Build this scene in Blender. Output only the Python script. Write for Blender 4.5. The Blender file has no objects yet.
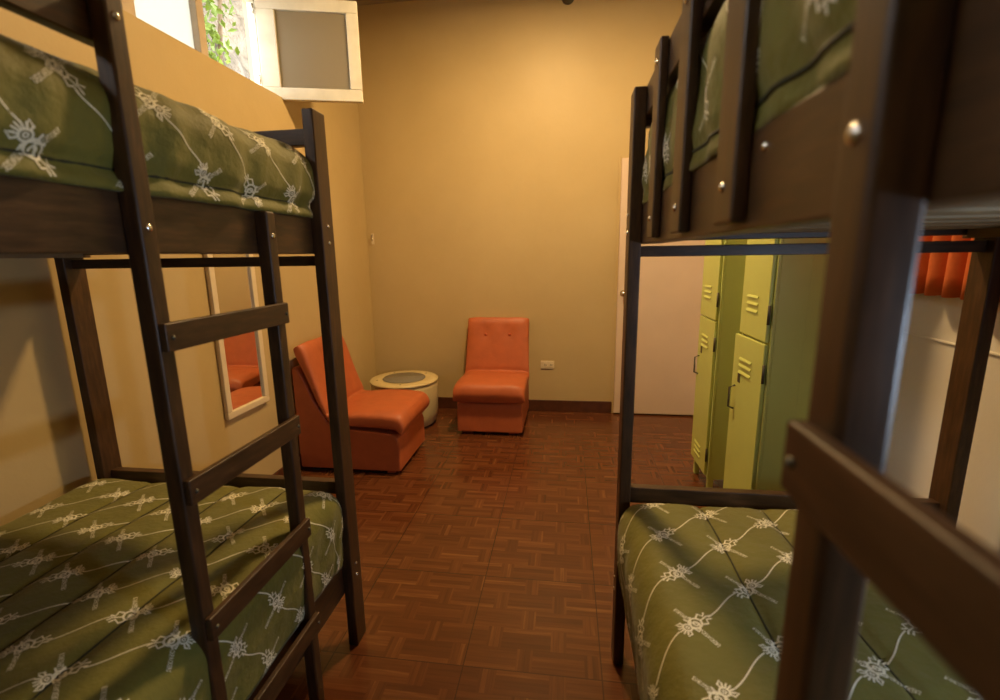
import bpy, bmesh, math, random
import numpy as np
from mathutils import Vector, Matrix, noise

C = bpy.context.scene.collection
PI = math.pi
random.seed(7)

# ------------------------------------------------------------------ materials
class NT:
    def __init__(s, name):
        s.m = bpy.data.materials.new(name); s.m.use_nodes = True
        s.t = s.m.node_tree; s.t.nodes.clear()
        s.out = s.t.nodes.new('ShaderNodeOutputMaterial')
    def n(s, kind, **kw):
        nd = s.t.nodes.new('ShaderNode' + kind)
        for k, v in kw.items():
            if k.startswith('i_'):
                key = k[2:]; key = int(key) if key.isdigit() else key.replace('_', ' ')
                nd.inputs[key].default_value = v
            else: setattr(nd, k, v)
        return nd
    def l(s, a, b): s.t.links.new(a, b)
    def math(s, op, a, b=None, c=None):
        nd = s.t.nodes.new('ShaderNodeMath'); nd.operation = op
        for i, v in enumerate((a, b, c)):
            if v is None: continue
            if isinstance(v, (int, float)): nd.inputs[i].default_value = v
            else: s.l(v, nd.inputs[i])
        return nd.outputs[0]
    def ramp(s, fac, stops):
        r = s.n('ValToRGB'); e = r.color_ramp.elements
        while len(e) < len(stops): e.new(0.5)
        for el, (p, c) in zip(e, stops): el.position = p; el.color = (*c, 1)
        s.l(fac, r.inputs[0]); return r.outputs[0]
    def coords(s, scale=(1, 1, 1), kind='Object'):
        tc = s.n('TexCoord'); mp = s.n('Mapping'); mp.inputs['Scale'].default_value = scale
        s.l(tc.outputs[kind], mp.inputs[0]); return mp.outputs[0]
    def noise(s, vec, scale, detail=4, rough=.55):
        nd = s.n('TexNoise'); nd.inputs['Scale'].default_value = scale
        nd.inputs['Detail'].default_value = detail; nd.inputs['Roughness'].default_value = rough
        s.l(vec, nd.inputs['Vector']); return nd.outputs['Fac']
    def bsdf(s, color=None, rough=.5, spec=.5, metal=0, coat=0, sheen=0):
        b = s.n('BsdfPrincipled')
        if color is not None:
            if isinstance(color, tuple): b.inputs['Base Color'].default_value = (*color, 1)
            else: s.l(color, b.inputs['Base Color'])
        if isinstance(rough, (int, float)): b.inputs['Roughness'].default_value = rough
        else: s.l(rough, b.inputs['Roughness'])
        b.inputs['Specular IOR Level'].default_value = spec
        b.inputs['Metallic'].default_value = metal
        b.inputs['Coat Weight'].default_value = coat
        b.inputs['Sheen Weight'].default_value = sheen
        s.l(b.outputs[0], s.out.inputs[0]); return b
    def bump(s, b, h, strength=.2, dist=.01):
        bp = s.n('Bump'); bp.inputs['Strength'].default_value = strength
        bp.inputs['Distance'].default_value = dist
        s.l(h, bp.inputs['Height']); s.l(bp.outputs[0], b.inputs['Normal'])

def mat_plain(name, col, rough=.5, var=.12, scale=30, bump=.1, metal=0, spec=.5, dist=.004, sheen=0):
    t = NT(name); v = t.coords(); f = t.noise(v, scale)
    c = t.ramp(f, [(.3, tuple(x*(1-var) for x in col)), (.7, tuple(min(1, x*(1+var)) for x in col))])
    b = t.bsdf(c, rough, spec, metal, sheen=sheen); t.bump(b, f, bump, dist); return t.m

def mat_wood(name, stretch):
    t = NT(name); v = t.coords(stretch); f = t.noise(v, 9, 6, .65)
    f2 = t.noise(t.coords(), 3, 2)
    mx = t.math('ADD', t.math('MULTIPLY', f, .75), t.math('MULTIPLY', f2, .25))
    c = t.ramp(mx, [(.3, (.024, .011, .0045)), (.5, (.056, .026, .0095)), (.72, (.112, .052, .019))])
    r = t.math('ADD', .33, t.math('MULTIPLY', f, .2))
    b = t.bsdf(c, r, .42)
    t.bump(b, f, .12, .003); return t.m

WX = mat_wood('dark_wood_along_x', (1.2, 9, 9))
WY = mat_wood('dark_wood_along_y', (9, 1.2, 9))
WZ = mat_wood('dark_wood_along_z', (9, 9, 1.2))

def mat_wall(name, c1, c2, rough=.5):
    t = NT(name); v = t.coords(); f = t.noise(v, 1.3, 5, .6); g = t.noise(v, 90, 3)
    c = t.ramp(f, [(.3, c1), (.7, c2)])
    b = t.bsdf(c, rough, .45)
    h = t.math('ADD', t.math('MULTIPLY', t.noise(v, 7, 4), .8), t.math('MULTIPLY', g, .12))
    t.bump(b, h, .25, .012); return t.m
M_WALL = mat_wall('painted_plaster_cream', (.49, .365, .172), (.55, .415, .202))
M_WALLR = mat_wall('painted_plaster_offwhite', (.70, .65, .56), (.76, .71, .62), .5)
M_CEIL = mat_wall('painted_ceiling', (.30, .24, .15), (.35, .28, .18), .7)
M_DOOR = mat_plain('door_white_paint', (.70, .55, .43), .45, .03, 4, .04)

def mat_floor():
    t = NT('parquet_pattern_ceramic_tile'); tc = t.n('TexCoord'); sp = t.n('SeparateXYZ')
    t.l(tc.outputs['Object'], sp.inputs[0]); X, Y = sp.outputs[0], sp.outputs[1]
    T = .458
    u = t.math('DIVIDE', t.math('ADD', X, .328+10*T), T)
    v = t.math('DIVIDE', t.math('ADD', Y, -1.32+10*T), T)
    fu, fv = t.math('FRACT', u), t.math('FRACT', v)
    row = t.math('FLOOR', t.math('MULTIPLY', v, 5))
    rf = t.math('FRACT', t.math('MULTIPLY', v, 5))
    odd = t.math('MODULO', row, 2)
    cu = t.math('ADD', t.math('MULTIPLY', u, 2), t.math('MULTIPLY', odd, .5))
    col = t.math('FLOOR', cu); cf = t.math('FRACT', cu)
    vert = t.math('GREATER_THAN', cf, .76)          # narrow upright strips between lying planks
    strip_h = t.math('FLOOR', t.math('MULTIPLY', rf, 4))
    strip_v = t.math('FLOOR', t.math('MULTIPLY', cf, 12.5))
    strip = t.math('ADD', t.math('MULTIPLY', strip_h, t.math('SUBTRACT', 1, vert)),
                   t.math('MULTIPLY', t.math('ADD', strip_v, 20), vert))
    cb = t.n('CombineXYZ'); t.l(t.math('ADD', col, t.math('MULTIPLY', strip, 13.7)), cb.inputs[0])
    t.l(t.math('ADD', row, t.math('MULTIPLY', vert, 3.3)), cb.inputs[1])
    wn = t.n('TexWhiteNoise'); wn.noise_dimensions = '2D'; t.l(cb.outputs[0], wn.inputs['Vector'])
    rnd = wn.outputs['Value']
    gh = t.noise(t.coords((1.0, 16, 1)), 5, 3); gv = t.noise(t.coords((16, 1.0, 1)), 5, 3)
    mixg = t.n('Mix'); t.l(vert, mixg.inputs['Factor']); t.l(gh, mixg.inputs[2]); t.l(gv, mixg.inputs[3])
    grain = mixg.outputs[0]
    f = t.math('ADD', t.math('MULTIPLY', rnd, .42), t.math('MULTIPLY', grain, .72))
    c = t.ramp(f, [(.22, (.074, .022, .0085)), (.5, (.103, .032, .0115)), (.74, (.132, .045, .016)), (.97, (.21, .085, .030))])
    def edge(fr, w): return t.math('LESS_THAN', t.math('MINIMUM', fr, t.math('SUBTRACT', 1, fr)), w)
    # joints between strips (printed) and grout
    sj = t.math('MULTIPLY', edge(t.math('FRACT', t.math('MULTIPLY', rf, 4)), .045), t.math('SUBTRACT', 1, vert))
    sv = t.math('MULTIPLY', edge(t.math('FRACT', t.math('MULTIPLY', cf, 12.5)), .06), vert)
    jj = t.math('MULTIPLY', t.math('MAXIMUM', sj, sv), .25)
    gr = t.math('MAXIMUM', edge(fu, .0045), edge(fv, .0045))
    k = t.math('MAXIMUM', jj, t.math('MULTIPLY', gr, .8))
    mx = t.n('Mix'); mx.data_type = 'RGBA'; t.l(k, mx.inputs['Factor'])
    t.l(c, mx.inputs[6]); mx.inputs[7].default_value = (.035, .012, .007, 1)
    r = .21
    b = t.bsdf(mx.outputs[2], r, .5)
    h = t.math('SUBTRACT', t.math('MULTIPLY', grain, .15), gr)
    t.bump(b, h, .15, .0008); return t.m
M_FLOOR = mat_floor()
M_BASE = mat_plain('brown_skirting_tile', (.085, .028, .012), .35, .25, 18, .05)

def mat_fabric(name, col):
    t = NT(name); v = t.coords(); f = t.noise(v, 5, 4); g = t.noise(v, 420, 2)
    c = t.ramp(f, [(.3, tuple(x*.88 for x in col)), (.7, tuple(x*1.1 for x in col))])
    b = t.bsdf(c, .66, .28, sheen=.12)
    t.bump(b, t.math('ADD', t.math('MULTIPLY', t.noise(v, 16, 6, .62), 1.0), t.math('MULTIPLY', g, .05)), .55, .014); return t.m
M_GREEN = mat_fabric('olive_quilt_cotton', (.150, .138, .023))
M_THREAD = mat_plain('cream_embroidery_thread', (.78, .74, .56), .7, .10, 300, .3)
M_SEAM = mat_plain('dark_olive_piping', (.030, .028, .010), .8, .1, 80, .1)
M_MATT = mat_plain('mattress_ticking', (.20, .17, .12), .9, .1, 60, .2)
M_ORANGE = mat_plain('orange_leatherette', (.44, .108, .034), .5, .08, 14, .35, dist=.006, spec=.45)
M_ORCURT = mat_plain('orange_curtain_cloth', (.62, .13, .025), .85, .06, 60, .2)
M_BUTTON = mat_plain('orange_button', (.45, .08, .02), .45)
M_RUBBER = mat_plain('black_plastic', (.02, .018, .016), .5)
M_CREAM = mat_plain('cream_vinyl', (.62, .50, .25), .4, .05, 20, .15)
M_METAL = mat_plain('nickel', (.70, .66, .60), .25, .05, 50, .02, metal=1)
M_STEELDK = mat_plain('dark_steel', (.10, .09, .06), .4, .1, 50, .05, metal=.6)
M_WHITE = mat_plain('white_window_paint', (.72, .68, .56), .45, .10, 9, .15)
M_BROWNW = mat_plain('bare_brown_mullion', (.55, .44, .32), .6, .10, 12, .1)
M_PLATE = mat_plain('ivory_plastic', (.70, .58, .38), .4, .03)
M_LOCK = mat_plain('lime_green_locker_enamel', (.52, .56, .15), .38, .06, 3, .06)
M_LOCKD = M_LOCK
M_SLATW = mat_plain('raw_pine_slat', (.22, .15, .07), .7, .2, 20, .1)
M_STONE = mat_plain('rough_pale_stone', (.17, .14, .105), .9, .5, 5, 1.0, dist=.15)
M_LEAF = mat_plain('bright_leaf', (.12, .18, .006), .6, .4, 3, .1)
M_BARK = mat_plain('bark', (.18, .12, .07), .9, .3, 10, .5)
M_GROUND = mat_plain('yard_ground', (.30, .26, .20), .9, .2, 5, .3)

def mat_mirror():
    t = NT('mirror_glass'); t.bsdf((.86, .84, .80), .02, .5, 1); return t.m
M_MIRROR = mat_mirror()
def mat_frost():
    t = NT('frosted_glass'); d = t.n('BsdfDiffuse'); d.inputs[0].default_value = (.34, .29, .21, 1)
    tr = t.n('BsdfTranslucent'); tr.inputs[0].default_value = (.92, .95, .90, 1)
    g = t.n('BsdfGlossy'); g.inputs[0].default_value = (.5, .5, .5, 1); g.inputs['Roughness'].default_value = .35
    m1 = t.n('MixShader'); m1.inputs[0].default_value = .5; t.l(d.outputs[0], m1.inputs[1]); t.l(tr.outputs[0], m1.inputs[2])
    m2 = t.n('MixShader'); m2.inputs[0].default_value = .06; t.l(m1.outputs[0], m2.inputs[1]); t.l(g.outputs[0], m2.inputs[2])
    t.l(m2.outputs[0], t.out.inputs[0]); return t.m
M_FROST = mat_frost()
def mat_glasstop():
    t = NT('grey_glass_tabletop'); t.bsdf((.20, .19, .16), .12, .6); return t.m
M_GTOP = mat_glasstop()
def mat_emit(name, col, s):
    t = NT(name); e = t.n('Emission'); e.inputs[0].default_value = (*col, 1); e.inputs[1].default_value = s
    t.l(e.outputs[0], t.out.inputs[0]); return t.m

# ------------------------------------------------------------------ helpers
def obj(name, bm, m, parent=None, smooth=False, bevel=0, seg=2):
    me = bpy.data.meshes.new(name); bmesh.ops.recalc_face_normals(bm, faces=bm.faces[:])
    bm.to_mesh(me); bm.free()
    for mm in (m if isinstance(m, (list, tuple)) else [m]): me.materials.append(mm)
    if smooth:
        for p in me.polygons: p.use_smooth = True
    o = bpy.data.objects.new(name, me); C.objects.link(o)
    if parent is not None:
        o.parent = parent; o.matrix_parent_inverse = Matrix.Identity(4)
        # meshes are written in world space: shift into the parent's frame
        me.transform(world_inv(parent))
    if bevel:
        b = o.modifiers.new('bevel', 'BEVEL'); b.width = bevel; b.segments = seg; b.limit_method = 'ANGLE'
        b.angle_limit = .6
        b.harden_normals = False
        for p in me.polygons: p.use_smooth = True
        o.modifiers.new('wn', 'WEIGHTED_NORMAL')
    return o
def wmat(o):
    m = Matrix.LocRotScale(o.location, o.rotation_euler, o.scale)
    return (wmat(o.parent) @ m) if o.parent else m
def world_inv(o): return wmat(o).inverted()
def tag(o, label, cat, group=None, kind=None):
    o['label'] = label; o['category'] = cat
    if group: o['group'] = group
    if kind: o['kind'] = kind
    return o
def thing(name, label, cat, loc=(0, 0, 0), group=None, rot=0):
    o = bpy.data.objects.new(name, None); C.objects.link(o); o.location = loc
    o.rotation_euler = (0, 0, rot); o.empty_display_size = .1
    return tag(o, label, cat, group)
def struct(name, bm, m, parent=None, **k):
    o = obj(name, bm, m, parent, **k)
    if parent is None: o['kind'] = 'structure'
    return o
def box(bm, a, b, mi=0):
    x0, x1 = sorted((a[0], b[0])); y0, y1 = sorted((a[1], b[1])); z0, z1 = sorted((a[2], b[2]))
    v = [bm.verts.new(p) for p in ((x0,y0,z0),(x1,y0,z0),(x1,y1,z0),(x0,y1,z0),(x0,y0,z1),(x1,y0,z1),(x1,y1,z1),(x0,y1,z1))]
    for f in ((0,3,2,1),(4,5,6,7),(0,1,5,4),(1,2,6,5),(2,3,7,6),(3,0,4,7)):
        bm.faces.new([v[i] for i in f]).material_index = mi
    return v
def B(*ab, mi=0):
    bm = bmesh.new()
    for i in range(0, len(ab), 2): box(bm, ab[i], ab[i+1], mi)
    return bm
def lathe(bm, prof, c, seg=32, axis='Z', mi=0):
    """prof: list of (r, h); revolve about axis through c."""
    c = Vector(c); rings = []
    def P(r, h, a):
        x, y = r*math.cos(a), r*math.sin(a)
        return c + (Vector((x, y, h)) if axis == 'Z' else Vector((h, x, y)) if axis == 'X' else Vector((x, h, y)))
    for r, h in prof:
        if r < 1e-6: rings.append([bm.verts.new(P(0, h, 0))])
        else: rings.append([bm.verts.new(P(r, h, 2*PI*i/seg)) for i in range(seg)])
    for a, b in zip(rings, rings[1:]):
        for i in range(seg):
            j = (i+1) % seg
            vs = ([a[0]] if len(a) == 1 else [a[i], a[j]]) + ([b[0]] if len(b) == 1 else [b[j], b[i]])
            if len(vs) >= 3: bm.faces.new(vs).material_index = mi
    return bm
def tube(bm, pts, r, seg=10, mi=0):
    pts = [Vector(p) for p in pts]; rings = []
    for i, p in enumerate(pts):
        d = (pts[min(i+1, len(pts)-1)] - pts[max(i-1, 0)]).normalized()
        u = d.cross(Vector((0, 0, 1)) if abs(d.z) < .9 else Vector((1, 0, 0))).normalized(); w = d.cross(u)
        rings.append([bm.verts.new(p + (u*math.cos(2*PI*k/seg) + w*math.sin(2*PI*k/seg))*r) for k in range(seg)])
    for a, b in zip(rings, rings[1:]):
        for i in range(seg): bm.faces.new((a[i], a[(i+1) % seg], b[(i+1) % seg], b[i])).material_index = mi
    bm.faces.new(rings[0][::-1]).material_index = mi; bm.faces.new(rings[-1]).material_index = mi
    return bm

# ------------------------------------------------------------------ room shell
XW, XR, YB, YN, ZC = -1.708, 1.205, 4.0, -1.9, 3.29
WT = .22
ZS, ZT = 2.30, 2.86          # window strip sill / head
WY0, WY1 = -1.30, 2.93
struct('floor', B((XW-WT, YN-WT, -.1), (XR+WT, YB+WT, 0)), M_FLOOR)
struct('ceiling', B((XW-WT, YN-WT, ZC), (XR+WT, YB+WT, ZC+.12)), M_CEIL)
struct('wall_back', B((XW-WT, YB, 0), (XR+WT, YB+WT, ZC)), M_WALL)
struct('wall_front', B((XW-WT, YN-WT, 0), (XR+WT, YN, ZC)), M_WALL)
struct('wall_right', B((XR, YN, 0), (XR+WT, YB, ZC)), M_WALLR)
struct('wall_left', B((XW-WT, YN, 0), (XW, YB, ZS), (XW-WT, YN, ZT), (XW, YB, ZC),
                      (XW-WT, YN, ZS), (XW, WY0, ZT), (XW-WT, WY1, ZS), (XW, YB, ZT)), M_WALL)
struct('baseboard_back', B((XW, YB-.012, 0), (.40, YB, .103)), M_BASE, bevel=.003)
struct('baseboard_left', B((XW, YN, 0), (XW+.012, YB-.012, .10)), M_BASE, bevel=.003)
# thin lip above the skirting / ledge on the right wall
struct('trim_1', B((XR-.006, YN, 1.050), (XR, 1.95, 1.060)), M_WALLR, bevel=.003)

# door leaf standing a little proud of the back wall
d = struct('door_1', B((.413, YB-.035, .012), (1.18, YB-.001, 2.07)), M_DOOR, bevel=.004)
obj('door_frame', B((.392, YB-.012, 0), (.4125, YB-.0005, 2.09), (.4125, YB-.012, 2.0705), (1.2, YB-.0005, 2.09)), M_WALL, d, bevel=.002)
bm = bmesh.new(); lathe(bm, [(0, -.062), (.016, -.060), (.024, -.048), (.022, -.034), (.010, -.026), (.009, -.006), (.026, -.004), (.026, .0)], (.457, YB-.036, 1.03), 20, 'Y')
obj('door_knob', bm, M_METAL, d, smooth=True)

# window strip in the left wall
XO = XW-.125
w1 = struct('window_1', B((XO-.045, WY0, ZS), (XO, WY1, ZS+.03), (XO-.045, WY0, ZT-.035), (XO, WY1, ZT),
                          (XO-.045, WY0, ZS+.03), (XO, WY0+.04, ZT-.035), (XO-.045, WY1-.04, ZS+.03), (XO, WY1, ZT-.035)), M_WHITE, bevel=.003)
for y0, y1 in ((2.39, 2.44), (1.955, 2.02), (1.42, 1.47), (.86, .91), (.30, .35), (-.26, -.21), (-.80, -.75)):
    obj('mullion', B((XO-.05, y0, ZS+.03), (XO+.012, y1, ZT-.035)), M_BROWNW if y0 > 1.9 else M_WHITE, w1, bevel=.003)
for y0, y1 in ((2.02, 2.39), (1.47, 1.955), (.91, 1.42)):
    obj('window_pane', B((XO-.03, y0, ZS+.03), (XO-.024, y1, ZT-.035)), M_FROST, w1)
# opened sash, hinged at the far end, swung into the room
hx, hy = XO+.02, 2.875
ang = math.atan2(.165, .545)
L_, z0, z1 = .575, 2.288, 2.843
sa = Vector((math.cos(ang), math.sin(ang), 0)); sb = Vector((-math.sin(ang), math.cos(ang), 0))
def sashbox(bm, u0, u1, v0, v1, a, b):
    vs = box(bm, (u0, v0, a), (u1, v1, b))
    for v in vs:
        p = v.co.copy(); v.co = Vector((hx, hy, 0)) + sa*p.x + sb*p.y + Vector((0, 0, p.z))
bm = bmesh.new(); fw_ = .068
sashbox(bm, 0, L_, -.018, .018, z0, z0+fw_); sashbox(bm, 0, L_, -.018, .018, z1-fw_, z1)
sashbox(bm, 0, fw_+.035, -.018, .018, z0+fw_, z1-fw_); sashbox(bm, L_-fw_, L_, -.018, .018, z0+fw_, z1-fw_)
sash = obj('open_sash', bm, M_WHITE, w1, bevel=.004)
bm = bmesh.new(); sashbox(bm, fw_+.03, L_-fw_+.005, -.004, .002, z0+fw_-.005, z1-fw_+.005)
obj('sash_pane', bm, M_FROST, sash)
bm = bmesh.new()
for zz in (z0+.08, z1-.1): tube(bm, [(hx-.004, hy-.024, zz), (hx-.004, hy-.024, zz+.05)], .006)
obj('sash_hinge', bm, M_METAL, sash, smooth=True)

# outside: ground, rough stone wall and a leafy shrub
struct('ground_outside', B((-9, -3, -.15), (XW-WT-.01, 10, -.02)), M_GROUND)
bm = bmesh.new()
vs = {}
NY, NZ = 46, 60
for i in range(NY+1):
    for k in range(NZ+1):
        y = 4.52+i*(3.2/NY); z = -.05+k*(4.6/NZ)
        p = Vector((-3.25, y, z)); nn = noise.fractal(p*2.1, 1, 2.1, 5)
        cell = noise.noise(p*5.3)
        edge = .10*noise.noise(Vector((0, 3.3, z*1.3)))
        vs[i, k] = bm.verts.new((p.x + .16*nn + .05*cell, y + edge*(1-i/NY) + .03*nn, z))
back = {}
for i in range(NY+1):
    for k in range(NZ+1): back[i, k] = None
for i in range(NY):
    for k in range(NZ): bm.faces.new((vs[i, k], vs[i+1, k], vs[i+1, k+1], vs[i, k+1]))
# give it thickness
rim = bmesh.ops.extrude_face_region(bm, geom=bm.faces[:])
for e in rim['geom']:
    if isinstance(e, bmesh.types.BMVert): e.co.x = -3.95
struct('wall_outside', bm, M_STONE, smooth=True)
tree = thing('shrub', 'leafy green shrub seen outside through the open window beside the stone wall', 'shrub', (-3.0, 4.0, -.02))
bm = bmesh.new()
tube(bm, [(-3.0, 3.92, -.02), (-3.02, 3.9, 1.2), (-2.98, 3.93, 2.4), (-3.03, 3.95, 3.7)], .035, 8)
tube(bm, [(-3.0, 3.92, 2.0), (-2.9, 3.8, 2.9), (-2.85, 3.75, 3.6)], .018, 6)
tube(bm, [(-3.0, 3.92, 2.2), (-2.9, 4.02, 3.0), (-2.8, 4.05, 3.9)], .018, 6)
obj('stem', bm, M_BARK, tree, smooth=True)
bm = bmesh.new(); R = random.Random(3)
for n_ in range(900):
    c = Vector((-2.92+R.uniform(-.18, .16), 3.98+R.uniform(-.24, .11), R.uniform(2.2, 4.3)))
    a = Vector((R.gauss(0, 1), R.gauss(0, 1), R.gauss(-.4, 1))).normalized(); s = R.uniform(.05, .09)
    b_ = a.cross(Vector((R.gauss(0, 1), R.gauss(0, 1), R.gauss(0, 1)))).normalized()
    n2 = a.cross(b_)
    p = [c, c+a*s*.5+b_*s*.28+n2*.006, c+a*s, c+a*s*.5-b_*s*.28+n2*.006]
    bm.faces.new([bm.verts.new(q) for q in p])
fo = obj('foliage', bm, M_LEAF, tree)

# ------------------------------------------------------------------ bunk beds
def dome_bolt(c, ax, parent, r=.0055, m=None):
    bm = bmesh.new(); s = ax
    lathe(bm, [(r*1.15, 0), (r*1.15, s*.001), (r*.85, s*.0026), (r*.45, s*.004), (0, s*.0044)], c, 14, 'X')
    return obj('bolt', bm, m or M_METAL, parent, smooth=True)

def bunk(XA, s, YF, dz, label, stiles, guard, gslats, LY=1.96):
    """XA: aisle face, s: inward direction, YF: far end face. d = depth inward from the aisle face."""
    W, TP, WP = .937, .034, .072
    t = thing('bunk_bed', label, 'bunk bed', (XA+s*W/2, YF-LY/2, 0), 'dark wooden bunk beds either side of the aisle')
    X = lambda d: XA+s*d
    YNr = YF-LY
    HP = 1.765+dz
    posts = []
    for d0 in (0, W-TP):
        for y1 in (YF, YNr+WP):
            posts.append(obj('post', B((X(d0), y1-WP, 0), (X(d0+TP), y1, HP)), WZ, t, bevel=.004))
    zb0, zb1 = 1.362+dz, 1.468+dz
    lb0, lb1 = .205, .322
    for d0 in (TP, W-TP-.03):
        obj('side_board', B((X(d0), YNr+.002, zb0), (X(d0+.03), YF-.002, zb1)), WY, t, bevel=.003)
        obj('side_board', B((X(d0), YNr+.002, lb0), (X(d0+.03), YF-.002, lb1)), WY, t, bevel=.003)
    for ye in (YF-.046, YNr+.016):
        i0, i1 = TP+.03, W-TP-.03
        obj('end_board', B((X(i0), ye, zb0+.008), (X(i1), ye+.03, zb1)), WX, t, bevel=.003)
        obj('end_board', B((X(i0), ye, lb0), (X(i1), ye+.03, lb1)), WX, t, bevel=.003)
        obj('end_rail', B((X(TP*.9), ye, 1.326+dz), (X(W-TP*.9), ye+.03, 1.356+dz)), WX, t, bevel=.002)
        obj('end_rail', B((X(TP*.9), ye, 1.672+dz), (X(W-TP*.9), ye+.03, 1.718+dz)), WX, t, bevel=.003)
        obj('end_rail', B((X(TP*.9), ye, .568+dz*.8), (X(W-TP*.9), ye+.03, .612+dz*1.4)), WX, t, bevel=.003)
    # slatted base, resting on cleats inside the boards
    for z in (zb0+.022, lb0+.03):
        for d0 in (TP+.031, W-TP-.031-.022):
            obj('cleat', B((X(d0), YNr+.05, z-.022), (X(d0+.022), YF-.05, z)), M_SLATW, t)
        n = 13
        for i in range(n):
            y = YNr+.06+(LY-.2)*i/(n-1)
            obj('base_slat', B((X(TP+.033), y, z+.0005), (X(W-TP-.033), y+.085, z+.018)), M_SLATW, t, bevel=.002)
    # outer guard rail on the aisle side
    g0, g1 = guard
    ga, gb = 1.693+dz, 1.772+dz
    gr = obj('guard_rail', B((X(TP), g0, ga), (X(TP+.026), g1, gb)), WY, t, bevel=.003)
    gr2 = obj('guard_rail', B((X(W-TP-.026), YNr+.01, ga), (X(W-TP), YF-.01, gb)), WY, t, bevel=.003)
    for (y0, y1) in gslats:
        sl = obj('guard_slat', B((X(TP-.019), y0, zb0+.008), (X(TP-.0005), y1, gb+.002)), WZ, t, bevel=.004)
        dome_bolt((X(TP-.019), (y0+y1)/2, 1.413+dz), -s, sl); dome_bolt((X(TP-.019), (y0+y1)/2, 1.735+dz), -s, sl)
    # ladder: two stiles, four rungs screwed on the aisle face
    for k, (y0, y1, top) in enumerate(stiles):
        st = obj('ladder_stile', B((X(0), y0, 0), (X(TP-.0005), y1, top)), WZ, t, bevel=.005)
        dome_bolt((X(0), (y0+y1)/2, 1.405+dz), -s, st, .0062)
        if top > 1.7: dome_bolt((X(0), (y0+y1)/2, 1.732+dz), -s, st, .0062)
    ya, yb = min(a for a, b, c in stiles), max(b for a, b, c in stiles)
    for z in (1.24, .94, .64, .34):
        zz = z-dz*.5
        rg = obj('ladder_rung', B((X(-.015), ya+.003, zz-.052), (X(-.0003), yb-.006, zz)), WY, t, bevel=.003)
        for y0, y1, top in stiles:
            dome_bolt((X(-.015), (y0+y1)/2, zz-.027), -s, rg, .004, M_STEELDK)
    # bolts at the posts
    for ye in (YF-WP/2, YNr+WP/2):
        for z in (1.442+dz, 1.393+dz, .305, .262):
            dome_bolt((X(0), ye, z), -s, posts[0] if ye > YF-WP else posts[1], .005)
    return t

XL, YL = -.715, 1.427
XRR, YR = .170, 1.459
bl = bunk(XL, -1, YL, 0, 'dark wooden bunk bed on the left with ladder against the aisle beneath the high window',
     [(.735, .770, 1.766), (1.091, 1.126, 1.462)], (YL-1.95, .768), [(-.02, .05), (.28, .35)])
br = bunk(XRR, 1, YR, .013, 'dark wooden bunk bed on the right with upright guard slats, in front of the lockers',
     [(.310, .350, 1.779), (-.09, -.05, 1.475)], (.312, YR-.01), [(1.115, 1.18), (.855, .925), (.595, .665)])
for (y, z) in ((.56, 1.457),):
    dome_bolt((XRR+.034, y, z), -1, [o for o in br.children if o.name.startswith('side_board')][0], .0052)

# ------------------------------------------------------------------ comforters
def text_mesh(body, size, yoff, xoff, align):
    cu = bpy.data.curves.new('t', 'FONT'); cu.body = body; cu.size = size; cu.resolution_u = 1
    cu.align_x = align; cu.align_y = 'CENTER'; cu.offset = .0002
    o = bpy.data.objects.new('t', cu); C.objects.link(o)
    dg = bpy.context.evaluated_depsgraph_get(); me = o.evaluated_get(dg).to_mesh()
    V = np.array([(v.co.x+xoff, v.co.y+yoff) for v in me.vertices]); F = [tuple(p.vertices) for p in me.polygons]
    o.evaluated_get(dg).to_mesh_clear(); bpy.data.objects.remove(o); bpy.data.curves.remove(cu)
    return V, F
def ring(cx, cy, r, w, n=14, a0=0, a1=2*PI, sy=1.0):
    V = []; F = []
    for i in range(n+1):
        a = a0+(a1-a0)*i/n
        V += [(cx+(r-w)*math.cos(a), cy+sy*(r-w)*math.sin(a)), (cx+r*math.cos(a), cy+sy*r*math.sin(a))]
    for i in range(n): F.append((2*i, 2*i+1, 2*i+3, 2*i+2))
    return np.array(V), F
def stroke(pts, w):
    V = []; F = []
    for i, p in enumerate(pts):
        a = pts[max(i-1, 0)]; b = pts[min(i+1, len(pts)-1)]
        dx, dy = b[0]-a[0], b[1]-a[1]; l = math.hypot(dx, dy) or 1; nx, ny = -dy/l*w/2, dx/l*w/2
        V += [(p[0]+nx, p[1]+ny), (p[0]-nx, p[1]-ny)]
    for i in range(len(pts)-1): F.append((2*i, 2*i+1, 2*i+3, 2*i+2))
    return np.array(V), F
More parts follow.
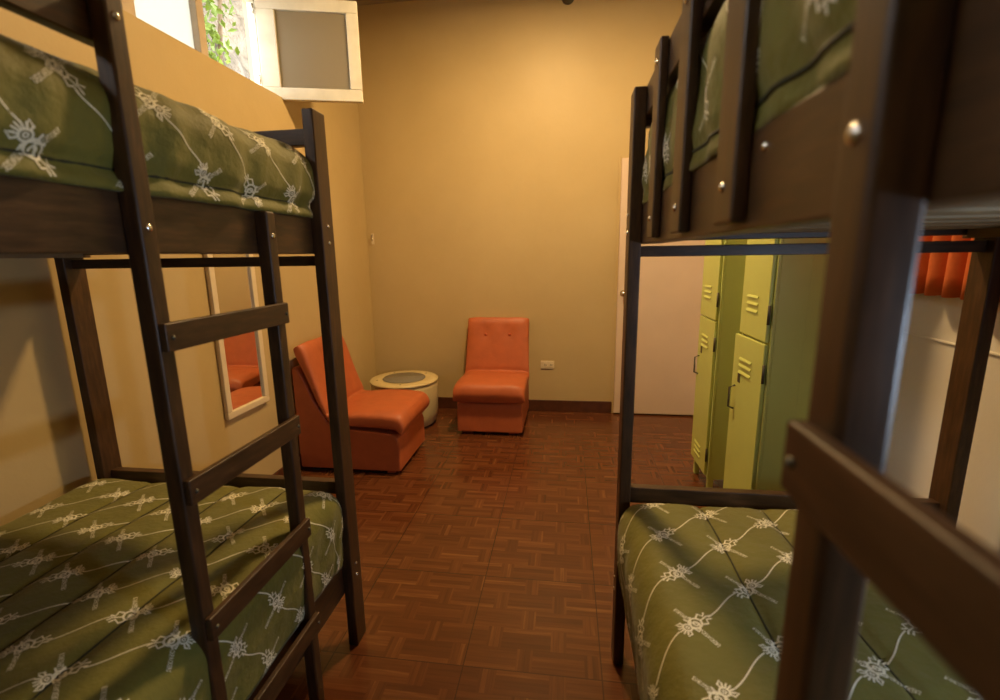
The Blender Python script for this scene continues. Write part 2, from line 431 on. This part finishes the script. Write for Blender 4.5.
def motif():
    """local frame: x along the lettering, y along the thread."""
    parts = []
    for body, size, xo, al in (('KOKOPELLI', .0125, -.010, 'RIGHT'), ('BACKPACKERS', .0125, .010, 'LEFT')):
        V, F = text_mesh(body, size, .001, 0, al)
        V[:, 0] = V[:, 0]*.56+xo; parts.append((V, F))      # narrow stitched capitals
    # stitched figure: crested head, arched body, legs and flute
    parts.append(ring(0, .018, .0095, .0034)); parts.append(ring(0, .018, .0042, .0026, 8))
    parts.append(ring(0, -.003, .0130, .0036, 14, sy=1.2)); parts.append(ring(.001, -.003, .0066, .0034, 10))
    for a in (-1.3, -.85, -.42, 0, .42, .85, 1.3):
        c, s_ = math.sin(a), math.cos(a)
        parts.append(stroke([(c*.009, .018+s_*.009), (c*.017, .018+s_*.019)], .0030))
    parts.append(stroke([(-.009, -.014), (-.014, -.024), (-.005, -.029), (-.011, -.038)], .0036))
    parts.append(stroke([(.009, -.014), (.013, -.024), (.004, -.029), (.007, -.040)], .0036))
    parts.append(stroke([(0, -.018), (-.002, -.034), (.001, -.044)], .0030))
    parts.append(stroke([(-.018, .009), (-.006, .005), (.004, .011), (.018, .006)], .0034))
    parts.append(stroke([(-.016, -.006), (-.004, .004), (.004, -.010), (.016, .002)], .0034))
    parts.append(stroke([(-.008, .027), (-.017, .031), (-.014, .020)], .0028))
    parts.append(stroke([(.008, .027), (.016, .033), (.015, .022)], .0028))
    VV = []; FF = []; n = 0
    for V, F in parts:
        VV.append(V); FF += [tuple(i+n for i in f) for f in F]; n += len(V)
    return np.vstack(VV), FF
MV, MF = motif()

def vnoise(P, s, seed=0):
    return np.array([noise.noise(Vector((p[0]*s[0]+seed, p[1]*s[1]+seed*1.7, seed*.3))) for p in P])

def comforter(name, label, cat, group, xc, yc, hx_, hy_, ztop, r, drop, anchor, A, Bv, seams, sgn, fold=0., seam_z=None, crown=.012, lean=0., seed=0., puff=.010, drop_in=None, rc=.07, groove=.018):
    """cloth sheet over a mattress. hx_/hy_ outer half sizes, r roundover, drop below the roundover."""
    hw, hl = hx_-r, hy_-r
    emax = PI*r/2+drop
    emax_in = PI*r/2+(drop_in if drop_in is not None else drop)
    def S(P, off=0.0):
        """sheet coordinates (u across, v along) -> world"""
        u, v = P[:, 0], P[:, 1]
        # plan corner rounding by rc
        hwc, hlc = hw-rc, hl-rc
        au, av = np.abs(u), np.abs(v)
        eu, ev = np.maximum(0, au-hwc), np.maximum(0, av-hlc)
        e_ = (eu**5+ev**5)**.2+1e-9
        du, dv = eu/e_, ev/e_
        e = np.maximum(0, e_-rc)
        lim = np.where(np.sign(u) == sgn, emax_in, emax)
        e = np.minimum(e, lim)
        arc = np.minimum(e, PI*r/2); th = arc/r
        hor = r*np.sin(th); ver = r*(1-np.cos(th)); down = e-arc
        ver = ver+down; hor = hor - lean*down*down
        base = np.minimum(e_, rc)
        x = np.sign(u)*(np.minimum(au, hwc)+du*(base+hor))
        y = np.sign(v)*(np.minimum(av, hlc)+dv*(base+hor))
        nx, ny, nz = np.sign(u)*du*np.sin(th), np.sign(v)*dv*np.sin(th), np.cos(th)
        z = ztop-ver
        # puffed channels between the stitched seams (run along the bed)
        g = np.ones(len(u))
        for sx in seams: g = np.minimum(g, np.abs(u-sx)/.03)
        h = puff*(np.clip(g, 0, 1)**.5-1)
        # border seam round the side
        if seam_z is not None:
            es = PI*r/2+(ztop-r-seam_z)
            h = h+groove*(np.clip(np.abs(e-es)/.026, 0, 1)**.7-1)*(e > 0)
        side = np.clip(e/(PI*r/2), 0, 1)
        h = h+crown*(1-(np.clip(au/hw, 0, 1))**2)*(1-np.clip(av/hl, 0, 1)**4)
        h = h+.005*vnoise(P, (5, 5), seed+3)+.006*vnoise(P, (11, 3.5), seed+9)*(1-side*.5)
        if fold:
            sk = np.stack([P[:, 1]+.35*np.sign(u)*P[:, 0]*1.0, P[:, 0]], 1)
            h = h+fold*side*vnoise(sk, (17, 2.5), seed+5)
            h = h+.5*fold*vnoise(P*1.0, (8, 8), seed+7)
        h = h+off
        return np.stack([xc+x+nx*h, yc+y+ny*h, z+nz*h], 1)
    bm = bmesh.new()
    st = .011
    Eu, Ev = hw+max(emax, emax_in), hl+emax
    nu, nv = int(2*Eu/st), int(2*Ev/(st*1.5))
    us = np.linspace(-Eu, Eu, nu+1)
    for sx in seams: us[np.argmin(np.abs(us-sx))] = sx
    vs_ = np.linspace(-Ev, Ev, nv+1)
    # corners: keep a rounded plan outline
    G = np.array([(u, v) for u in us for v in vs_])
    Wd = S(G)
    hwc, hlc = hw-rc, hl-rc
    lim = np.where(np.sign(G[:, 0]) == sgn, emax_in, emax)
    e_ = (np.maximum(0, abs(G[:, 0])-hwc)**5+np.maximum(0, abs(G[:, 1])-hlc)**5)**.2-rc
    keep = e_ <= lim+st*1.2
    idx = {}
    for k in np.nonzero(keep)[0]: idx[k] = bm.verts.new(Wd[k])
    gq = np.full(len(us), 9.)
    for i in range(nu):
        for j in range(nv):
            q = [i*(nv+1)+j, (i+1)*(nv+1)+j, (i+1)*(nv+1)+j+1, i*(nv+1)+j+1]
            if all(a in idx for a in q):
                f = bm.faces.new([idx[a] for a in q]); f.smooth = True
    me = bpy.data.meshes.new(name)
    # give the cloth a thickness by a solidify modifier, embroidery sits on the outside
    bm.to_mesh(me); bm.free()
    me.materials.append(M_GREEN)
    o = bpy.data.objects.new(name, me); C.objects.link(o)
    o['label'] = label; o['category'] = cat; o['group'] = group
    sol = o.modifiers.new('s', 'SOLIDIFY'); sol.thickness = .010; sol.offset = -1
    # embroidery
    verts = []; faces = []; n = 0
    An, Bn = np.array(A), np.array(Bv)
    a_hat = An/np.linalg.norm(An); perp = np.array([a_hat[1], -a_hat[0]])
    org = np.array([anchor[0]-xc, anchor[1]-yc])
    def inside(Pn, m=0.0):
        lim = np.where(np.sign(Pn[:, 0]) == sgn, emax_in, emax)
        e_ = (np.maximum(0, abs(Pn[:, 0])-hwc)**5+np.maximum(0, abs(Pn[:, 1])-hlc)**5)**.2-rc
        return e_ < lim-m
    rr = random.Random(int(seed*10)+1)
    for i in range(-9, 10):
        for j in range(-16, 17):
            c = org+An*i+Bn*j
            if abs(c[0]) > Eu or abs(c[1]) > Ev: continue
            flip = 1 if (i+j) % 2 else -1
            ja = rr.uniform(-.12, .12); R2 = np.array([[math.cos(ja), -math.sin(ja)], [math.sin(ja), math.cos(ja)]])
            Mloc = MV[:, :1]*perp*1.08+MV[:, 1:]*a_hat*flip*.98
            P = c+Mloc@R2.T
            ok = inside(P, .003)
            if ok.any():
                W = S(P, .0012); verts.append(W)
                faces += [tuple(q+n for q in f) for f in MF if all(ok[q] for q in f)]; n += len(W)
            # thread to the next figure
            m = 14; tt = np.linspace(.20, .80, m)
            path = c+np.outer(tt, An)+np.outer(np.sin(tt*2*PI)*.006, perp)
            if inside(path).all():
                e1 = path+perp*.0014; e2 = path-perp*.0014
                W1, W2 = S(e1, .0010), S(e2, .0010)
                Wd2 = np.empty((2*m, 3)); Wd2[0::2] = W1; Wd2[1::2] = W2; verts.append(Wd2)
                for k in range(m-1): faces.append((n+2*k, n+2*k+1, n+2*k+3, n+2*k+2))
                n += 2*m
    if verts:
        me2 = bpy.data.meshes.new('embroidery'); me2.from_pydata(np.vstack(verts).tolist(), [], faces); me2.update()
        me2.materials.append(M_THREAD)
        e = bpy.data.objects.new('embroidery', me2); C.objects.link(e); e.parent = o
    # piping cord stitched into the seams
    bmp = bmesh.new()
    for sx in seams:
        v0 = np.linspace(-hl-.02, hl+.02, 70)
        W = S(np.stack([np.full(70, sx), v0], 1), .0015)
        tube(bmp, [tuple(w) for w in W], .0022, 5)
    if seam_z is not None:
        es = PI*r/2+(ztop-r-seam_z)
        uu = hw+es
        for a, b in (((-sgn*uu, -hl+.02), (-sgn*uu, hl-.02)), ((-hw+.02, hl+es), (hw-.02, hl+es))):
            f_ = np.linspace(0, 1, 90)
            W = S(np.stack([a[0]+(b[0]-a[0])*f_, a[1]+(b[1]-a[1])*f_], 1), .0015)
            tube(bmp, [tuple(w) for w in W], .0038, 5)
    if seams:
        p = obj('seam_stitching', bmp, M_SEAM, o, smooth=True)
    return o

def mattress(label, xc, yc, hx_, hy_, z0, z1):
    bm = B((xc-hx_, yc-hy_, z0), (xc+hx_, yc+hy_, z1))
    t = obj('mattress', bm, M_MATT, None, bevel=.03, seg=4)
    tag(t, label, 'mattress', 'mattresses under the green comforters')
    bm = bmesh.new()
    for zz in (z0+.02, z1-.02):
        rr = .035; pts = []
        for cx, cy, a0 in ((1, 1, 0), (-1, 1, PI/2), (-1, -1, PI), (1, -1, 1.5*PI)):
            for k in range(5):
                a = a0+k*PI/8
                pts.append((xc+cx*(hx_-rr)+rr*math.cos(a), yc+cy*(hy_-rr)+rr*math.sin(a), zz))
        pts.append(pts[0]); tube(bm, pts, .004, 6)
    obj('piping', bm, M_SEAM, t, smooth=True)
    return t

LX, RX = XL-.4685, XRR+.4685
LY_, RY_ = YL-.98, YR-.98
G_ = 'green embroidered comforters on the bunks'
# z levels
mattress('thin mattress lying under the green comforter of the lower left bunk', LX, LY_, .39, .875, .2545, .555)
mattress('thin mattress lying under the green comforter of the lower right bunk', RX, RY_, .39, .875, .2545, .555)
mattress('thin mattress lying under the green comforter of the upper left bunk', LX, LY_, .385, .87, 1.4035, 1.60)
mattress('thin mattress lying under the green comforter of the upper right bunk', RX, RY_, .385, .87, 1.4165, 1.61)
AL, BL = (.132, .106), (0., .148)
AR, BR = (.140, .117), (0., .157)
comforter('comforter', 'green embroidered comforter on the lower bunk at left, behind the ladder', 'comforter', G_,
          LX-.004, LY_+.005, .466, .920, .612, .075, .20, (-1.427, 1.073), AL, BL, (-.045, .115, .285, -.215), -1, fold=.006, seed=1.3, lean=.25, drop_in=.16, rc=.03)
comforter('comforter', 'green embroidered comforter on the lower bunk at right, in front of the lockers', 'comforter', G_,
          RX-.014, RY_+.005, .463, .922, .622, .090, .24, (.400, 1.135), AR, BR, (-.225, -.055, .115, .285), 1, fold=.007, seed=4.1, lean=.55, drop_in=.15, rc=.05)
comforter('comforter', 'puffy green comforter on the upper bunk at left, below the high window', 'comforter', G_,
          LX+.004, LY_+.008, .446, .934, 1.668, .080, .123, (-.607, .93), (.128, .100), (0, .160), (-.2, 0, .2), -1, fold=.016, seam_z=1.500, crown=.03, seed=7.7, puff=.006, rc=.015)
comforter('comforter', 'puffy green comforter on the upper bunk at right, behind the guard slats', 'comforter', G_,
          RX+.000, RY_+.008, .436, .934, 1.74, .100, .160, (.07, .62), (.128, .110), (0, .16), (-.2, 0, .2), 1, fold=.010, seam_z=1.510, crown=.03, seed=2.9, puff=.006, rc=.02, groove=.007)

# ------------------------------------------------------------------ lounge chairs
def smooth_poly(pts, n=2):
    for _ in range(n):
        q = []
        for i in range(len(pts)):
            a, b = pts[i], pts[(i+1) % len(pts)]
            q += [(a[0]*.75+b[0]*.25, a[1]*.75+b[1]*.25), (a[0]*.25+b[0]*.75, a[1]*.25+b[1]*.75)]
        pts = q
    return pts
def lounge(label, loc, rot, wide=.50, extra=.022, K=.93):
    """local frame: x = depth from the front edge (0) to the back, y = width."""
    t = thing('lounge_chair', label, 'chair', loc, 'orange armless lounge chairs', rot)
    prof = [(0, .026), (0, .20), (.012, .245), (.05, .272), (.2, .286), (.35, .296), (.455, .33), (.545, .48), (.600, .62), (.632, .672), (.655, .69), (.668, .665), (.668, .026)]
    def slab(prof, w, nlat, bulge, ins, name, m, off=0):
        bm = bmesh.new(); rings = []
        cxy = (sum(p[0] for p in prof)/len(prof), sum(p[1] for p in prof)/len(prof))
        for k in range(nlat+1):
            f = -1+2*k/nlat; y = w/2*f
            rr = []
            for i, (dx, z) in enumerate(prof):
                rr.append(bm.verts.new((dx*K, y, z)))
            rings.append(rr)
        N = len(prof)
        for a, b in zip(rings, rings[1:]):
            for i in range(N): bm.faces.new((a[i], a[(i+1) % N], b[(i+1) % N], b[i]))
        bm.faces.new(rings[0][::-1]); bm.faces.new(rings[-1])
        return bm
    def local(name, bm, m, parent, bevel=0, seg=3, smooth=False):
        bm.transform(wmat(t)); return obj(name, bm, m, parent, bevel=bevel, seg=seg, smooth=smooth)
    local('base', slab(prof, wide, 1, 0, 0, '', None), M_ORANGE, t, bevel=.010)
    # folded cushion: seat and backrest in one, thickness around a centre line, rounded sides
    top = [(-.045, .300), (-.055, .34), (-.040, .385), (.0, .412), (.12, .425), (.27, .420), (.375, .408), (.425, .410), (.455, .455), (.495, .59), (.535, .74), (.560, .810), (.590, .842)]
    bot = [(-.015, .262), (.005, .272), (.02, .282), (.05, .288), (.15, .293), (.27, .297), (.36, .305), (.43, .325), (.475, .365), (.545, .50), (.605, .645), (.650, .745), (.655, .795)]
    nl = 22; bm = bmesh.new(); grid_t = []; grid_b = []
    Wc = wide+2*extra
    def interp(arr, n):
        out = []
        for i in range(n):
            f = i/(n-1)*(len(arr)-1); a = int(min(f, len(arr)-2)); q = f-a
            p0 = arr[max(a-1, 0)]; p1 = arr[a]; p2 = arr[a+1]; p3 = arr[min(a+2, len(arr)-1)]
            out.append(tuple(.5*((2*p1[c])+(-p0[c]+p2[c])*q+(2*p0[c]-5*p1[c]+4*p2[c]-p3[c])*q*q+(-p0[c]+3*p1[c]-3*p2[c]+p3[c])*q**3) for c in (0, 1)))
        return out
    NN = 48; T_, B_ = interp(top, NN), interp(bot, NN)
    for k in range(nl+1):
        f = -1+2*k/nl
        e = math.sin(f*PI/2)   # crowd samples at the sides
        prof_r = max(0., 1-abs(e)**6)**.5 if abs(e) < 1 else 0
        rt_, rb_ = [], []
        for i in range(NN):
            tz, bz = T_[i], B_[i]
            mx, mz = (tz[0]+bz[0])/2, (tz[1]+bz[1])/2
            s_ = .28+.72*prof_r
            back = max(0, (i-NN*.58)/(NN*.42))
            wy = Wc/2*(1-.045*min(1, back*2))
            y = wy*e
            px, pz = mx+(tz[0]-mx)*s_, mz+(tz[1]-mz)*s_
            # tufting dimples with two buttons on the backrest
            d2 = min((y-.10)**2, (y+.10)**2)/.0018+((i-NN*.80)/2.0)**2
            px += .016*math.exp(-d2)
            cr = math.exp(-((i-NN*.60)/1.2)**2)       # crease where back meets seat
            pz -= .010*cr; px += .012*cr
            pz += .004*noise.noise(Vector((y*9+loc[0]*7, i*.25, 2)))
            rt_.append(bm.verts.new((px*K, y, pz)))
            qx, qz = mx+(bz[0]-mx)*s_, mz+(bz[1]-mz)*s_
            rb_.append(bm.verts.new((qx*K, y, qz)))
        grid_t.append(rt_); grid_b.append(rb_)
    for k in range(nl):
        for i in range(NN-1):
            bm.faces.new((grid_t[k][i], grid_t[k][i+1], grid_t[k+1][i+1], grid_t[k+1][i]))
            bm.faces.new((grid_b[k][i], grid_b[k+1][i], grid_b[k+1][i+1], grid_b[k][i+1]))
        for i in (0, NN-1): bm.faces.new((grid_t[k][i], grid_t[k+1][i], grid_b[k+1][i], grid_b[k][i]))
    for k in (0, nl):
        for i in range(NN-1): bm.faces.new((grid_t[k][i], grid_t[k][i+1], grid_b[k][i+1], grid_b[k][i]))
    cush = local('cushion', bm, M_ORANGE, t, smooth=True)
    ss = cush.modifiers.new('sub', 'SUBSURF'); ss.levels = 1; ss.render_levels = 1
    for yy in (-.10, .10):
        i = int(NN*.80); tz = T_[i]
        bm = bmesh.new(); lathe(bm, [(0, -.006), (.008, -.005), (.012, 0), (.008, .004), (0, .005)], (tz[0]*K+.006, yy, tz[1]), 14, 'X')
        local('button', bm, M_BUTTON, cush, smooth=True)
    for fx in (.05, .56):
        for fy in (-wide/2+.03, wide/2-.11):
            local('foot', B((fx, fy, 0), (fx+.05, fy+.08, .027)), M_BUTTON if fx < .3 else M_RUBBER, t, bevel=.003)
    return t
lounge('orange vinyl armless lounge chair against the back wall, facing the camera', (-.566, 3.375, 0), PI/2, .50)
lounge('orange vinyl armless lounge chair side on at the left wall, partly behind the bunk post', (-1.015, 2.915, 0), PI, .53, .022, 1.0)

# ------------------------------------------------------------------ round stool table
t = thing('round_stool', 'low round cream stool with grey glass top in the corner between the orange chairs', 'stool', (-1.30, 3.60, 0))
bm = bmesh.new()
lathe(bm, [(0, .015), (.235, .015), (.250, .03), (.262, .12), (.268, .22), (.268, .33), (.262, .352), (.25, .358), (0, .358)], (-1.30, 3.60, 0), 56)
obj('body', bm, M_CREAM, t, smooth=True)
bm = bmesh.new(); lathe(bm, [(0, .3585), (.255, .3585), (.272, .362), (.275, .371), (.268, .379), (.175, .381), (.172, .3795), (0, .3795)], (-1.30, 3.60, 0), 56)
o = obj('padded_rim', bm, M_CREAM, t, smooth=True)
bm = bmesh.new(); lathe(bm, [(0, .380), (.168, .380), (.172, .383), (.168, .386), (0, .386)], (-1.30, 3.60, 0), 48)
obj('glass_disc', bm, M_GTOP, t, smooth=True)
for a in (.9, 2.3, 4.9, 3.6):
    bm = bmesh.new(); lathe(bm, [(0, .383), (.006, .383), (.0065, .379), (.006, .377)], (-1.30+.215*math.cos(a), 3.60+.215*math.sin(a), 0), 10)
    obj('rim_stud', bm, M_STEELDK, t, smooth=True)
bm = bmesh.new(); lathe(bm, [(0, 0), (.235, 0), (.235, .0155), (0, .0155)], (-1.30, 3.60, 0), 40)
obj('base_ring', bm, M_RUBBER, t)

# ------------------------------------------------------------------ mirror
my0, my1, mz0, mz1 = 2.075, 2.415, .548, 1.60
t = thing('wall_mirror', 'tall mirror in a pale frame on the left wall, reflecting an orange chair', 'mirror', (XW, (my0+my1)/2, mz0))
f = .036
obj('mirror_frame', B((XW+.001, my0, mz0), (XW+.024, my1, mz0+f), (XW+.001, my0, mz1-f), (XW+.024, my1, mz1),
                      (XW+.001, my0, mz0+f), (XW+.024, my0+f, mz1-f), (XW+.001, my1-f, mz0+f), (XW+.024, my1, mz1-f)), M_PLATE, t, bevel=.004)
obj('mirror_glass', B((XW+.002, my0+f-.003, mz0+f-.003), (XW+.012, my1-f+.003, mz1-f+.003)), M_MIRROR, t)

# ------------------------------------------------------------------ small wall fixtures
t = thing('wall_outlet', 'ivory electrical outlet plate low on the back wall beside the orange chair', 'outlet', (-.15, YB, .42))
obj('plate', B((-.212, YB-.009, .384), (-.096, YB-.0005, .452)), M_PLATE, t, bevel=.003)
for xx in (-.185, -.135):
    s_ = obj('socket', B((xx, YB-.013, .400), (xx+.028, YB-.0085, .436)), M_PLATE, t, bevel=.002)
    obj('socket_slots', B((xx+.006, YB-.0138, .409), (xx+.009, YB-.0128, .427), (xx+.018, YB-.0138, .409), (xx+.021, YB-.0128, .427)), M_RUBBER, s_)
t = thing('corner_hook', 'small metal hook with a tab on the wall near the far left corner', 'hook', (-1.66, YB, 1.50))
bm = bmesh.new(); tube(bm, [(-1.655, YB-.002, 1.535), (-1.655, YB-.025, 1.53), (-1.655, YB-.032, 1.505), (-1.65, YB-.03, 1.485)], .005)
obj('hook_arm', bm, M_METAL, t, smooth=True)
obj('tab', B((-1.668, YB-.004, 1.455), (-1.645, YB+.002, 1.548)), M_PLATE, t, bevel=.002)
t = thing('ceiling_fitting', 'small shiny round fitting high on the back wall under the ceiling', 'fixture', (-.015, YB, 3.21))
bm = bmesh.new(); lathe(bm, [(0, -.001), (.048, -.001), (.046, -.014), (.020, -.020), (.018, -.036), (0, -.04)], (-.015, YB, 3.215), 24, 'Y')
obj('rosette', bm, M_STEELDK, t, smooth=True)
bm = bmesh.new(); lathe(bm, [(0, -.041), (.014, -.042), (.02, -.055), (.014, -.068), (0, -.072)], (-.015, YB, 3.21), 20, 'Y')
obj('bulb_tip', bm, M_METAL, t, smooth=True)

# ------------------------------------------------------------------ lockers
def locker(label, x0, y0, y1, ajar, tall=1.85, rot=0.0):
    """front faces -X; columns of two doors."""
    dep = .385; w = y1-y0
    t = thing('metal_locker', label, 'locker', (x0, y0, 0), 'lime green metal lockers', rot)
    def loc(name, bm, m, p, **k): bm.transform(wmat(t)); return obj(name, bm, m, p, **k)
    zb = .10; zs = .99
    # carcass: sides, back, top, bottom, middle shelf, front frame
    loc('body', B((.012, 0, zb), (dep, .012, tall), (.012, w-.012, zb), (dep, w, tall), (dep-.012, .012, zb), (dep, w-.012, tall),
                  (.012, .012, zb), (dep-.012, w-.012, zb+.012), (.012, .012, tall-.012), (dep-.012, w-.012, tall),
                  (.012, .012, zs-.006), (dep-.012, w-.012, zs+.006)), M_LOCKD, t, bevel=.002)
    loc('front_frame', B((0, 0, zb), (.0118, .016, tall), (0, w-.016, zb), (.0118, w, tall), (0, .016, zb), (.0118, w-.016, zb+.018), (0, .016, tall-.02), (.0118, w-.016, tall),
                         (0, .016, zs-.012), (.0118, w-.016, zs+.012)), M_LOCK, t, bevel=.0015)
    bm = B((.12, -.0015, zb+.01), (.13, .0005, tall-.01))
    loc('side_seam', bm, M_LOCK, t)
    for k, (a, b) in enumerate(((zb+.02, zs-.004), (zs+.004, tall-.022))):
        bm = B((-.016, .013, a), (-.001, w-.012, b))
        sw = ajar if k == 0 else 0
        def swing(bm):
            if sw: bmesh.ops.rotate(bm, cent=(0, .013, 0), matrix=Matrix.Rotation(sw, 3, 'Z'), verts=bm.verts)
            return bm
        dr = loc('door', swing(bm), M_LOCK, t, bevel=.003)
        # louvres: two groups of three pressed slots
        groups = (b-.10, a+.12) if k == 0 else (b-.14, a+.17)
        for gz in groups:
            for q in range(3):
                zz = gz-q*.030; bm = bmesh.new()
                vs = box(bm, (-.022, w*.36, zz-.004), (-.0155, w*.36+w*.38, zz+.006))
                for v in vs:
                    if v.co.x < -.02 and v.co.z > zz: v.co.x += .005
                loc('louvre', swing(bm), M_LOCK, dr, bevel=.0015)
        hz = (a+.58) if k == 0 else a+.34
        bm = bmesh.new(); tube(bm, [(-.017, w-.055, hz+.055), (-.040, w-.055, hz+.045), (-.040, w-.055, hz-.045), (-.017, w-.055, hz-.055)], .005, 8)
        if k == 0: loc('handle', swing(bm), M_STEELDK, dr, smooth=True)
        else: bm.free()
        bm = B((-.0185, w-.10, hz-.012+.09), (-.0155, w-.078, hz+.028+.09))
        if k == 0: loc('lock_plate', swing(bm), M_STEELDK, dr)
        bm = bmesh.new()
        for hz2 in (b-.12 if k == 0 else a+.11, a+.12 if k == 0 else b-.15):
            tube(bm, [(-.012, .0095, hz2-.038), (-.012, .0095, hz2+.038)], .006, 8)
        loc('hinge', bm, M_STEELDK, dr, smooth=True)
    for fx in (.006, dep-.04):
        for fy in (.006, w-.036):
            loc('leg', B((fx, fy, 0), (fx+.03, fy+.03, zb+.004)), M_LOCKD, t, bevel=.002)
    return t
locker('lime green metal locker nearest the bunk, its lower door slightly ajar', .795, 1.955, 2.265, math.radians(3.2))
locker('lime green metal locker standing farther from the bunk, doors shut', .795, 2.600, 2.915, 0)

# ------------------------------------------------------------------ curtain on the right wall
t = thing('curtain', 'short orange pleated curtain on the right wall behind the right bunk', 'curtain', (XR-.04, 1.3, 1.207))
bm = bmesh.new(); n = 260; top_, bot_ = [], []
rows = 14; gridv = []
for i in range(n+1):
    y = .55+1.33*i/n; rowv = []
    for k in range(rows+1):
        z = 1.207+(2.06-1.207)*k/rows
        ph = y*2*PI/.074; amp = .020*(1-.35*k/rows)
        x = XR-.050+amp*math.sin(ph+.5*math.sin(y*7))+.006*noise.noise(Vector((y*6, z*2, 0)))
        rowv.append(bm.verts.new((x, y+.006*math.cos(ph), z+(.004*math.sin(ph) if k == 0 else 0))))
    gridv.append(rowv)
for i in range(n):
    for k in range(rows): bm.faces.new((gridv[i][k], gridv[i+1][k], gridv[i+1][k+1], gridv[i][k+1]))
o = obj('cloth', bm, M_ORCURT, t, smooth=True)
so = o.modifiers.new('s', 'SOLIDIFY'); so.thickness = .002
bm = bmesh.new(); tube(bm, [(XR-.05, .50, 2.066), (XR-.05, 1.93, 2.066)], .009, 12)
rod = obj('rod', bm, M_STEELDK, t, smooth=True)
for yy in (.53, 1.90):
    obj('bracket', B((XR-.055, yy-.008, 2.056), (XR-.0005, yy+.008, 2.076)), M_STEELDK, t, bevel=.002)

# ------------------------------------------------------------------ lamps
def light(name, kind, loc, energy, col, size, rot=None):
    l = bpy.data.lights.new(name, kind); l.energy = energy; l.color = col
    if kind == 'POINT': l.shadow_soft_size = size
    if kind == 'AREA': l.shape = 'DISK'; l.size = size
    o = bpy.data.objects.new(name, l); C.objects.link(o); o.location = loc
    if rot: o.rotation_euler = rot
    return o
WARM = (1.0, .665, .30)
t = thing('ceiling_lamp', 'round flush ceiling lamp above the aisle', 'lamp', (-.15, 2.55, ZC))
bm = bmesh.new(); lathe(bm, [(0, 0), (.15, 0), (.155, -.012), (.15, -.024), (0, -.024)], (-.15, 2.55, ZC), 32)
obj('lamp_base', bm, M_WHITE, t, smooth=True)
bm = bmesh.new(); lathe(bm, [(0, -.0245), (.135, -.0245), (.13, -.038), (.09, -.048), (0, -.052)], (-.15, 2.55, ZC), 32)
obj('diffuser', bm, mat_emit('warm_diffuser', (1, .7, .38), 4), t, smooth=True)
light('lamp_light', 'AREA', (-.15, 2.55, ZC-.056), 76, WARM, .24)
# small white reading lamp clipped to the right wall behind the viewer
t = thing('wall_lamp', 'small white reading lamp fixed to the right wall between the beds of the right bunk', 'lamp', (XR, .19, 1.14))
bm = bmesh.new(); lathe(bm, [(0, -.0), (.035, -.0), (.035, -.012), (.012, -.018), (.010, -.05), (.014, -.052), (.014, -.054), (0, -.054)], (XR-.001, .19, 1.14), 20, 'X')
obj('bracket', bm, M_WHITE, t, smooth=True)
light('reading_light', 'AREA', (XR-.062, .19, 1.14), 8.5, (.70, .88, 1.15), .075, (0, PI/2, 0))

# daylight
w = bpy.data.worlds.new('World'); bpy.context.scene.world = w; w.use_nodes = True
nt = w.node_tree; bg = nt.nodes['Background']
sky = nt.nodes.new('ShaderNodeTexSky')
try:
    sky.sky_type = 'HOSEK_WILKIE'; sky.turbidity = 6; sky.sun_direction = Vector((.3, -.4, .85)).normalized()
except Exception: pass
mixn = nt.nodes.new('ShaderNodeMixRGB'); mixn.inputs[0].default_value = .7
nt.links.new(sky.outputs[0], mixn.inputs[1]); mixn.inputs[2].default_value = (1, 1, .96, 1)
nt.links.new(mixn.outputs[0], bg.inputs[0]); bg.inputs[1].default_value = 10.0

# ------------------------------------------------------------------ camera
cam = bpy.data.cameras.new('camera'); co = bpy.data.objects.new('camera', cam); C.objects.link(co)
yaw, pitch, roll = .1404, .1975, -.0152
fw = Vector((-math.sin(yaw)*math.cos(pitch), math.cos(yaw)*math.cos(pitch), -math.sin(pitch)))
rt = Vector((math.cos(yaw), math.sin(yaw), 0)); up = rt.cross(fw)
r2 = rt*math.cos(roll)+up*math.sin(roll); u2 = up*math.cos(roll)-rt*math.sin(roll)
co.matrix_world = Matrix(((r2.x, u2.x, -fw.x, 0), (r2.y, u2.y, -fw.y, 0), (r2.z, u2.z, -fw.z, 1.35), (0, 0, 0, 1)))
cam.sensor_width = 36; cam.lens = 474.13*36/1000; cam.clip_start = .01
cam.dof.use_dof = True; cam.dof.focus_distance = 2.3; cam.dof.aperture_fstop = 2.8
sc = bpy.context.scene; sc.camera = co
sc.view_settings.view_transform = 'Standard'; sc.view_settings.look = 'None'
sc.view_settings.exposure = 0; sc.view_settings.gamma = 1; sc.view_settings.use_curve_mapping = False
try: sc.cycles.use_denoising = True
except Exception: pass
